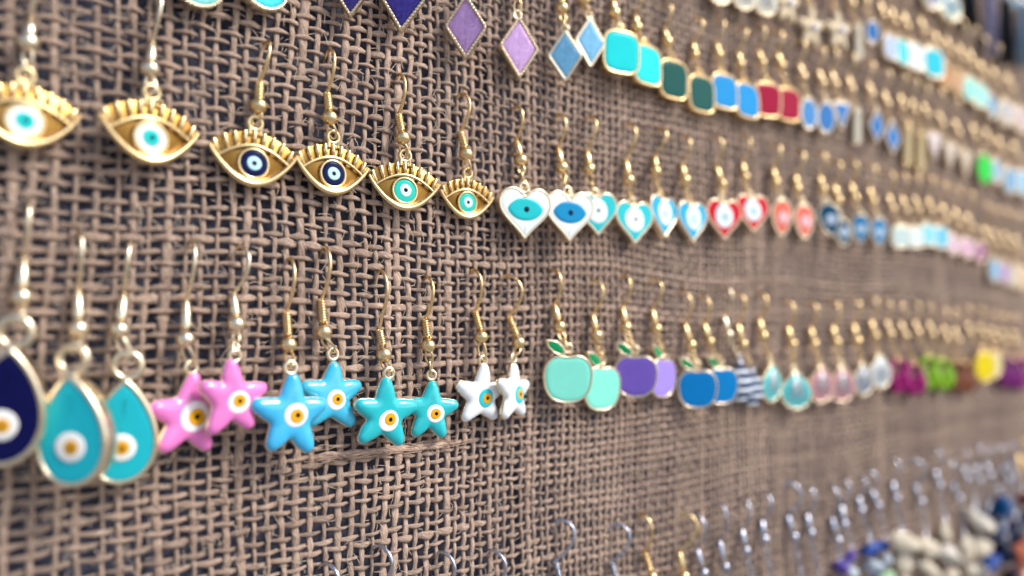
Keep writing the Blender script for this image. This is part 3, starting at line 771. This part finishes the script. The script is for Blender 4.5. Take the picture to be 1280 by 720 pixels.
E('white starfish with turquoise and yellow eye, facing the viewer', 'earring', b_star('EDF0F2', '2CC0CC', 'E0A424', 8, (0.8, -0.3)), (592, 337), (602, 421), (601, 496), 76, 63, 2, metal='gold', group=G3, oc=3.4)
E('white starfish turned almost edge on, right of the white pair', 'earring', b_star('EDF0F2', '2CC0CC', 'E0A424', 9, (0.8, -0.3)), (634, 344), (645, 428), (642, 492), 74, 37, 2, metal='gold', group=G3, oc=4.4, twist=24, hookscale=1.25)
G4 = 'apple earrings'
mint, pu, lp, ab = b_apple('87E8D2'), b_apple('7C62C4'), b_apple('A08AE6'), b_apple('0C80C6')
E('pale mint apple with green leaf, front one of the mint pair', 'earring', mint, (692, 337), (700, 408), (709, 473), 65, 60, 0, wrap='sleeve', group=G4, oc=5.5)
E('pale mint apple with green leaf, lower one behind its mint twin', 'earring', mint, (744, 351), (745, 419), (751, 485), 61, 46, 2, wrap='sleeve', group=G4, oc=2.8, twist=14)
E('purple apple with green leaf, front one of the purple pair', 'earring', pu, (780, 344), (783, 409), (794, 470), 56, 54, 0, wrap='sleeve', group=G4, oc=5.5)
E('light lilac narrow apple behind the purple one', 'earring', lp, (818, 349), (820, 411), (827, 472), 54, 32, 2, wrap='sleeve', group=G4, oc=3.0, twist=14)
E('blue apple with green leaf, front one of the blue pair', 'earring', ab, (853, 364), (864, 431), (871, 486), 52, 49, 0, wrap='sleeve', group=G4, oc=5.4)
E('blue apple with green leaf, rear one of the blue pair', 'earring', ab, (878, 370), (888, 427), (901, 482), 50, 42, 0, wrap='sleeve', group=G4, oc=3.0)
st = b_striped('1E3A66', 'DDE6EE')
shell_t = tiny('fan', '2AC0C6', pearl=True); shell_p = tiny('fan', 'C9858F', pearl=True); shell_w = tiny('fan', 'C6D6E2', pearl=True); shell_k = tiny('fan', '8796A6', pearl=True)
for lab, cat, pd, t, b, c, h, w, mt in [
    ('navy and white striped bead drop, left of the two striped ones', 'earring', st, (906, 358), (911, 418), (925, 478), 54, 30, 'pale'),
    ('navy and white striped bead drop, right of the two striped ones', 'earring', st, (921, 366), (929, 430), (940, 486), 48, 28, 'gold'),
    ('narrow white and turquoise shell beside the striped beads', 'earring', tiny('fan', '33CCD0', pearl=True), (950, 366), (954, 420), (962, 478), 48, 24, 'gold'),
    ('round turquoise scallop shell hanging lower than its neighbours', 'earring', shell_t, (983, 376), (991, 430), (993, 488), 46, 38, 'gold'),
    ('dusty pink shell with pearly top, left of the two pink shells', 'earring', shell_p, (1013, 378), (1018, 430), (1024, 480), 46, 32, 'gold'),
    ('dusty pink shell with pearly top, right of the two pink shells', 'earring', shell_p, (1040, 376), (1046, 428), (1050, 480), 44, 34, 'gold'),
    ('grey blue shell with dark pearly lower half beside the pink shells', 'earring', shell_k, (1066, 374), (1072, 426), (1077, 474), 40, 24, 'gold'),
    ('pale silvery blue shell left of the magenta resin drops', 'earring', shell_w, (1088, 372), (1094, 420), (1098, 464), 42, 26, 'gold'),
    ('magenta clear resin loop, left of the magenta pair', 'earring', b_glassdrop('B4207E'), (1106, 376), (1114, 418), (1122, 468), 40, 24, 'worn'),
    ('magenta clear resin loop, right of the magenta pair', 'earring', b_glassdrop('B4207E'), (1122, 378), (1132, 420), (1142, 472), 38, 24, 'worn'),
    ('lime green clear resin loop, left of the green pair', 'earring', b_glassdrop('9CD02C'), (1142, 378), (1148, 416), (1160, 464), 40, 23, 'worn'),
    ('lime green clear resin loop, right of the green pair', 'earring', b_glassdrop('9CD02C'), (1158, 380), (1166, 418), (1178, 466), 38, 21, 'worn'),
    ('brown clear resin loop, left of the brown pair', 'earring', b_glassdrop('96583C'), (1176, 384), (1184, 424), (1195, 468), 36, 18, 'worn'),
    ('brown clear resin loop, right of the brown pair and beside the yellow disc', 'earring', b_glassdrop('96583C'), (1190, 386), (1198, 426), (1207, 470), 36, 17, 'worn'),
    ('bright yellow round drop in the far right of the starfish row', 'earring', tiny('round', 'E8D21C', 'gold', rim=.4), (1206, 382), (1214, 418), (1228, 458), 38, 26, 'worn'),
    ('pale cream yellow round drop beside the bright yellow one', 'earring', tiny('round', 'E6D8A0', 'gold'), (1222, 384), (1230, 420), (1241, 456), 34, 20, 'worn'),
    ('purple clear resin loop, left of the purple pair near the right edge', 'earring', b_glassdrop('8E2284'), (1238, 388), (1244, 424), (1254, 462), 38, 18, 'worn'),
    ('purple clear resin loop, right of the purple pair near the right edge', 'earring', b_glassdrop('8E2284'), (1250, 390), (1258, 428), (1267, 466), 36, 17, 'worn'),
    ('rose pink clear resin loop cut by the right edge', 'earring', b_glassdrop('CC6A98'), (1264, 392), (1271, 428), (1280, 464), 38, 18, 'worn')]:
    E(lab, cat, pd, t, b, c, h, w, wrap='sleeve', metal=mt)

# --- top row of diamonds and cushions
def dm(c, **k): return b_plate('diamond', c, 'pale', milgrain=True, pearl=True, **k)
E('pale turquoise round medallion cut off by the top edge, left one', 'earring', b_plate('round', '7CCFD0', 'pale', milgrain=True, pearl=True), (262, -190), (250, -98), (246, -24), 70, 72, 0)
E('bright turquoise round medallion cut off by the top edge, right one', 'earring', b_plate('round', '30C4D4', 'pale', milgrain=True, pearl=True), (345, -175), (332, -86), (328, -18), 66, 62, 0)
E('deep violet enamel diamond at the top edge, left of the two dark ones', 'earring', dm('22146C'), (450, -150), (442, -72), (438, -14), 74, 52, 0)
E('deep violet enamel diamond at the top edge, right of the two dark ones', 'earring', dm('2A1A7A'), (514, -138), (507, -58), (503, -1), 86, 58, 2)
E('mauve enamel diamond with grainy gold rim, higher left one of the mauve pair', 'earring', dm('AE86B8'), (594, -100), (585, -32), (582, 35), 80, 57, 0)
E('lighter mauve enamel diamond with grainy gold rim, lower right one of the mauve pair', 'earring', dm('BE98C8'), (652, -72), (648, -8), (647, 61), 80, 48, 0)
dsk = b_plate('diamond', '72B2E0', 'pale', pearl=True, rim=0.75)
E('sky blue enamel diamond in front of its twin', 'earring', dsk, (708, -56), (703, 10), (706, 71), 67, 43, 0, oc=5.0, wrap='sleeve')
E('sky blue enamel diamond behind its twin', 'earring', dsk, (736, -50), (731, 0), (736, 54), 66, 38, 0, oc=2.8, wrap='sleeve')
def cu(c, **k): return b_plate('cushion', c, 'gold', rim=0.6, **k)
for lab, pd, t, b, c, h, w, oc in [
    ('bright turquoise cushion square, higher left one of the pair', cu('1CDCDE'), (770, -36), (769, 16), (774, 67), 54, 46, 5.0),
    ('bright turquoise cushion square, lower right one of the pair', cu('1CDCDE'), (798, -14), (797, 34), (806, 83), 52, 36, 2.8),
    ('dark green cushion square beside the turquoise pair', cu('0A544E'), (832, 4), (835, 52), (839, 101), 50, 36, None),
    ('dark green cushion square beside the blue pair', cu('0A544E'), (872, 22), (869, 68), (874, 119), 48, 33, None),
    ('medium blue cushion square, left of the blue pair', cu('0690D2'), (899, 24), (899, 68), (903, 116), 46, 33, None),
    ('medium blue cushion square, right of the blue pair', cu('0690D2'), (926, 34), (926, 80), (931, 127), 46, 30, None),
    ('dark red cushion square, left of the red pair', cu('A80038', ), (948, 32), (953, 78), (957, 126), 44, 34, None),
    ('dark red cushion square, right of the red pair', cu('A80038'), (970, 38), (977, 82), (983, 132), 42, 30, None),
    ('light blue oval drop after the dark red squares', tiny('oval', '5A9CDA'), (998, 50), (1004, 96), (1009, 143), 40, 22, None),
    ('light blue oval drop beside a blue triangle', tiny('oval', '4F92D8'), (1022, 58), (1028, 104), (1031, 148), 40, 24, None),
    ('small blue triangle with white rim', tiny('triangle', '3F88D2'), (1038, 60), (1044, 106), (1050, 146), 36, 24, None),
    ('long cream white bar hanging beside the blue triangle', tiny('bar', 'E8E2CC', rim=.35), (1060, 66), (1064, 112), (1070, 158), 44, 12, None),
    ('small blue diamond, higher left one of the pair', b_plate('diamond', '2F7FC8', 'pale'), (1084, 76), (1089, 118), (1094, 158), 42, 19, None),
    ('small blue diamond, lower right one of the pair', b_plate('diamond', '2F7FC8', 'pale'), (1104, 86), (1109, 130), (1114, 172), 42, 19, None),
    ('slim gold bar, left of the two gold bars', tiny('bar', 'E0CA9C', 'gold', rim=.4), (1124, 90), (1128, 134), (1133, 182), 50, 12, None),
    ('slim gold bar, right of the two gold bars', tiny('bar', 'E0CA9C', 'gold', rim=.4), (1138, 96), (1143, 140), (1149, 190), 48, 12, None),
    ('blurred pinkish white triangle beside the gold bars', tiny('triangle', 'E6D6D2', rim=.4), (1152, 104), (1158, 144), (1165, 184), 36, 20, None),
    ('blurred cream triangle in the middle of the cream group', tiny('triangle', 'DCCBB8', rim=.4), (1170, 112), (1177, 156), (1185, 196), 34, 20, None),
    ('blurred beige triangle next to the neon green oval', tiny('triangle', 'D5C2A8', rim=.4), (1190, 122), (1197, 166), (1205, 206), 34, 20, None),
    ('neon green oval in the far right of the diamond row', tiny('oval', '2FE650', rim=.3), (1212, 128), (1219, 172), (1228, 212), 38, 19, None),
    ('blurred pale blue oval beside the neon green one', tiny('oval', '9CC2DA'), (1228, 134), (1236, 178), (1243, 214), 32, 14, None),
    ('blurred grey blue cushion near the right edge of the diamond row', tiny('cushion', '7FAFD0'), (1244, 142), (1252, 190), (1260, 226), 32, 18, None),
    ('blurred light blue cushion cut by the right edge of the diamond row', tiny('cushion', '8CC4E4'), (1262, 148), (1270, 196), (1278, 230), 34, 18, None)]:
    E(lab, 'earring', pd, t, b, c, h, w, wrap='sleeve', oc=oc, metal='gold' if c[0] < 1000 else 'worn')

# --- upper right row: shells and stars
sh = b_plate('fan', 'DDD2BE', 'pale', pearl=True, rim=.5)
for lab, pd, t, b, c, h, w in [
    ('cream scallop shell cut by the top edge, leftmost of the cream shells', sh, (876, -110), (884, -62), (897, -12), 38, 30),
    ('cream scallop shell, middle of the three at the top edge', sh, (908, -100), (916, -52), (928, -6), 38, 30),
    ('cream scallop shell, rightmost of the three at the top edge', sh, (936, -92), (944, -44), (955, 1), 38, 30),
    ('pearly starfish at the top edge, leftmost and highest of three', b_goldstar(), (966, -88), (972, -44), (983, 6), 48, 30),
    ('pearly starfish, middle one of three near the top edge', b_goldstar(), (1000, -58), (1006, -14), (1013, 36), 48, 30),
    ('pearly starfish, rightmost one of three near the top edge', b_goldstar(), (1032, -50), (1040, -8), (1047, 40), 48, 30),
    ('cream bar dangling right of the pearly starfishes', tiny('bar', 'E6DCC4', rim=.35), (1060, -40), (1065, 6), (1072, 54), 44, 12),
    ('small blue oval left of the pale blue and turquoise cluster', tiny('oval', '3D86CC'), (1078, -38), (1083, 2), (1089, 41), 30, 18),
    ('blurred pale lilac blue cushion, first in the turquoise cluster', tiny('cushion', 'B4C8E2'), (1098, -30), (1104, 20), (1111, 60), 32, 18),
    ('blurred aqua cushion beside the white one', tiny('cushion', '3ED2D6'), (1112, -22), (1118, 28), (1125, 66), 34, 18),
    ('blurred white cushion between two turquoise ones', tiny('cushion', 'E4EEF2'), (1128, -16), (1133, 34), (1141, 72), 36, 22),
    ('blurred vivid turquoise cushion, biggest of the far cluster', tiny('cushion', '1CCCE0'), (1148, -10), (1154, 40), (1164, 80), 38, 26),
    ('blurred orange beige oval after the turquoise cluster', tiny('oval', 'DB9E72', 'gold'), (1166, 6), (1172, 58), (1181, 96), 30, 16),
    ('blurred peach oval beside the orange beige one', tiny('oval', 'E4B48C', 'gold'), (1180, 14), (1187, 66), (1195, 103), 30, 16),
    ('blurred pale aqua cushion, left of the aqua pair', tiny('cushion', '9CE6DC'), (1196, 24), (1202, 74), (1210, 112), 30, 18),
    ('blurred pale aqua cushion, right of the aqua pair', tiny('cushion', '9CE6DC'), (1209, 30), (1215, 82), (1223, 120), 30, 18),
    ('blurred small blue oval below the pale aqua pair', tiny('oval', '5AA6D2'), (1222, 44), (1229, 96), (1237, 134), 30, 14),
    ('blurred silvery grey cushion near the right edge, upper row', tiny('cushion', 'C8C6C6'), (1238, 52), (1245, 104), (1254, 142), 30, 20),
    ('blurred silvery pink cushion cut by the right edge, upper row', tiny('cushion', 'D6C0C0'), (1256, 60), (1263, 112), (1273, 150), 30, 20)]:
    E(lab, 'earring', pd, t, b, c, h, w, wrap='sleeve', metal='worn' if c[0] > 1050 else 'gold')
# --- top right corner: tassels and pale shells
for lab, cat, pd, t, b, c, h, w in [
    ('pale blue shell drop at the top edge left of the dark tassel', 'earring', tiny('fan', 'A9BBD8', pearl=True), (1150, -92), (1156, -44), (1163, -6), 36, 26),
    ('light aqua blue shell drop touching the dark tassel', 'earring', tiny('fan', '9FD2E4', pearl=True), (1168, -84), (1176, -36), (1184, 6), 44, 26),
    ('dark charcoal tassel, left one at the top right corner', 'tassel earring', b_tassel('23282E'), (1196, -96), (1201, -56), (1209, -4), 82, 24),
    ('silvery lilac tassel between the two charcoal ones', 'tassel earring', b_tassel('A8A4BC'), (1222, -70), (1228, -28), (1236, 26), 94, 20),
    ('dark charcoal tassel, right one near the right edge', 'tassel earring', b_tassel('2A2C36'), (1240, -60), (1247, -16), (1256, 36), 92, 20),
    ('silvery blue tassel cut by the right edge', 'tassel earring', b_tassel('8FA8BC'), (1260, -52), (1267, -10), (1277, 42), 84, 20),
    ('small blue shell drop in the uppermost right corner', 'earring', tiny('fan', '6FB4D8', pearl=True), (1258, -130), (1266, -60), (1272, 4), 26, 18)]:
    E(lab, cat, pd, t, b, c, h, w, wrap='sleeve', metal='worn')

# --- silver row at the bottom
CR, NVY, PUR, BLU, ORG, CLR, RED = 'D8CCB4', '101A3A', '5E4C9C', '2C4E9C', 'C06A48', 'B9C4CC', '6A1420'
S = [
    ('silver ear hook at the bottom edge, leftmost and lowest of all', (408, 704), (412, 796), (414, 880), 100, [CR, BLU], 'silver'),
    ('silver ear hook at the bottom edge below the turquoise starfish', (474, 682), (478, 772), (482, 850), 96, [CR, PUR], 'silver'),
    ('silver ear hook at the bottom edge showing only its short tip', (553, 690), (557, 774), (562, 850), 92, [BLU, CR], 'silver'),
    ('silver ear hook at the bottom edge below the white starfish', (616, 688), (622, 770), (628, 845), 88, [PUR, CR], 'silver'),
    ('silver ear hook with a full round arc below the mint apples', (702, 650), (697, 736), (702, 800), 80, [NVY, BLU], 'silver'),
    ('silver ear hook with full round arc, left of the gold hooks at the bottom', (772, 655), (768, 735), (776, 796), 76, [NVY, CLR], 'silver'),
    ('gold straight hook with ribbed coil, left of the two gold ones in the bottom row', (803, 642), (815, 722), (824, 782), 72, [ORG, CR], 'gold'),
    ('gold hook with wide round arc, right of the two gold ones at the bottom', (856, 642), (852, 722), (860, 780), 70, [ORG, CR], 'gold'),
    ('narrow silver hook directly right of the wide gold arc', (870, 643), (879, 716), (888, 776), 68, [CLR, BLU], 'silver'),
    ('silver hook dangling a long chain, first of the chained group', (898, 628), (907, 708), (916, 770), 66, [CLR, PUR], 'silver'),
    ('silver hook dangling a long chain, second of the chained group', (929, 624), (933, 688), (942, 762), 64, [PUR, CLR], 'silver'),
    ('silver hook dangling a long chain, third of the chained group', (956, 616), (956, 674), (967, 756), 62, [PUR, CLR], 'silver'),
    ('silver hook with a wide arc in the middle of the chained group', (986, 604), (990, 672), (1002, 744), 60, [CLR, PUR], 'silver'),
    ('silver hook whose chain ends in a white ball, beside the wide arc', (1010, 608), (1014, 666), (1024, 740), 60, [PUR, CLR], 'silver'),
    ('silver hook above violet chip stones, left one of two', (1037, 606), (1047, 675), (1050, 716), 58, [PUR, PUR], 'silver'),
    ('silver hook above violet chip stones, right one of two', (1054, 598), (1056, 655), (1064, 704), 58, [PUR, CLR], 'silver'),
    ('silver hook with blue and clear chip stones, left one', (1076, 596), (1077, 638), (1088, 694), 62, [BLU, CLR], 'silver'),
    ('silver hook with dark blue and clear chip stones, right one', (1086, 588), (1098, 632), (1105, 692), 60, ['1C3A8C', CLR, 'A8CCA0'], 'silver'),
    ('silver hook with cream chip stones, first of the cream group', (1116, 573), (1121, 623), (1128, 688), 66, [CR, CR], 'silver'),
    ('silver hook with wide arc and cream chip stones, second of the cream group', (1142, 575), (1150, 628), (1158, 690), 66, [CR, CR], 'silver'),
    ('silver hook with small cream chips, third of the cream group', (1168, 561), (1175, 607), (1182, 676), 72, [CR, 'C9C2B4'], 'silver'),
    ('silver hook with large cream chips low at the right', (1184, 576), (1199, 623), (1206, 690), 76, [CR, 'E2DAC6'], 'silver'),
    ('silver hook with ball topped cream chips beside the navy stones', (1204, 562), (1210, 598), (1221, 662), 78, ['CFC8BA', CR], 'silver'),
    ('silver hook with navy chip stones, left one of the navy group', (1219, 556), (1224, 600), (1236, 656), 72, [NVY, NVY, BLU], 'silver'),
    ('silver hook with bright and dark blue chip stones', (1232, 558), (1238, 594), (1248, 648), 72, ['2668A8', '16305E', NVY], 'silver'),
    ('silver hook with black navy chips hanging lowest at the right', (1246, 556), (1260, 600), (1258, 676), 70, [NVY, '0C1226'], 'silver'),
    ('silver hook with orange coral chip stones near the right edge', (1260, 552), (1268, 596), (1270, 676), 74, [NVY, ORG, ORG], 'silver'),
    ('gold hook with dark red stones cut by the right edge', (1276, 545), (1276, 584), (1281, 636), 66, [RED, NVY, ORG], 'gold')]
for i, (lab, t, b, c, h, cols, mt) in enumerate(S):
    wide = t[0] in (702, 772, 856, 986, 1142)
    E(lab, 'earring', b_stones(cols, i + 1, 3, 3.4), t, b, c, h * (1.15 if c[0] > 1040 else 1), None, wrap='coil' if t[0] in (803, 408, 474, 553, 616, 702, 772) else 'sleeve', metal=mt, twist=38 if wide else (24 if t[0] < 700 else random.uniform(-12, 6)),
      hookscale=1.3 if wide or t[0] < 700 else 1.0, oc=3.4, yaw=random.uniform(-20, 30), wire=0.46)
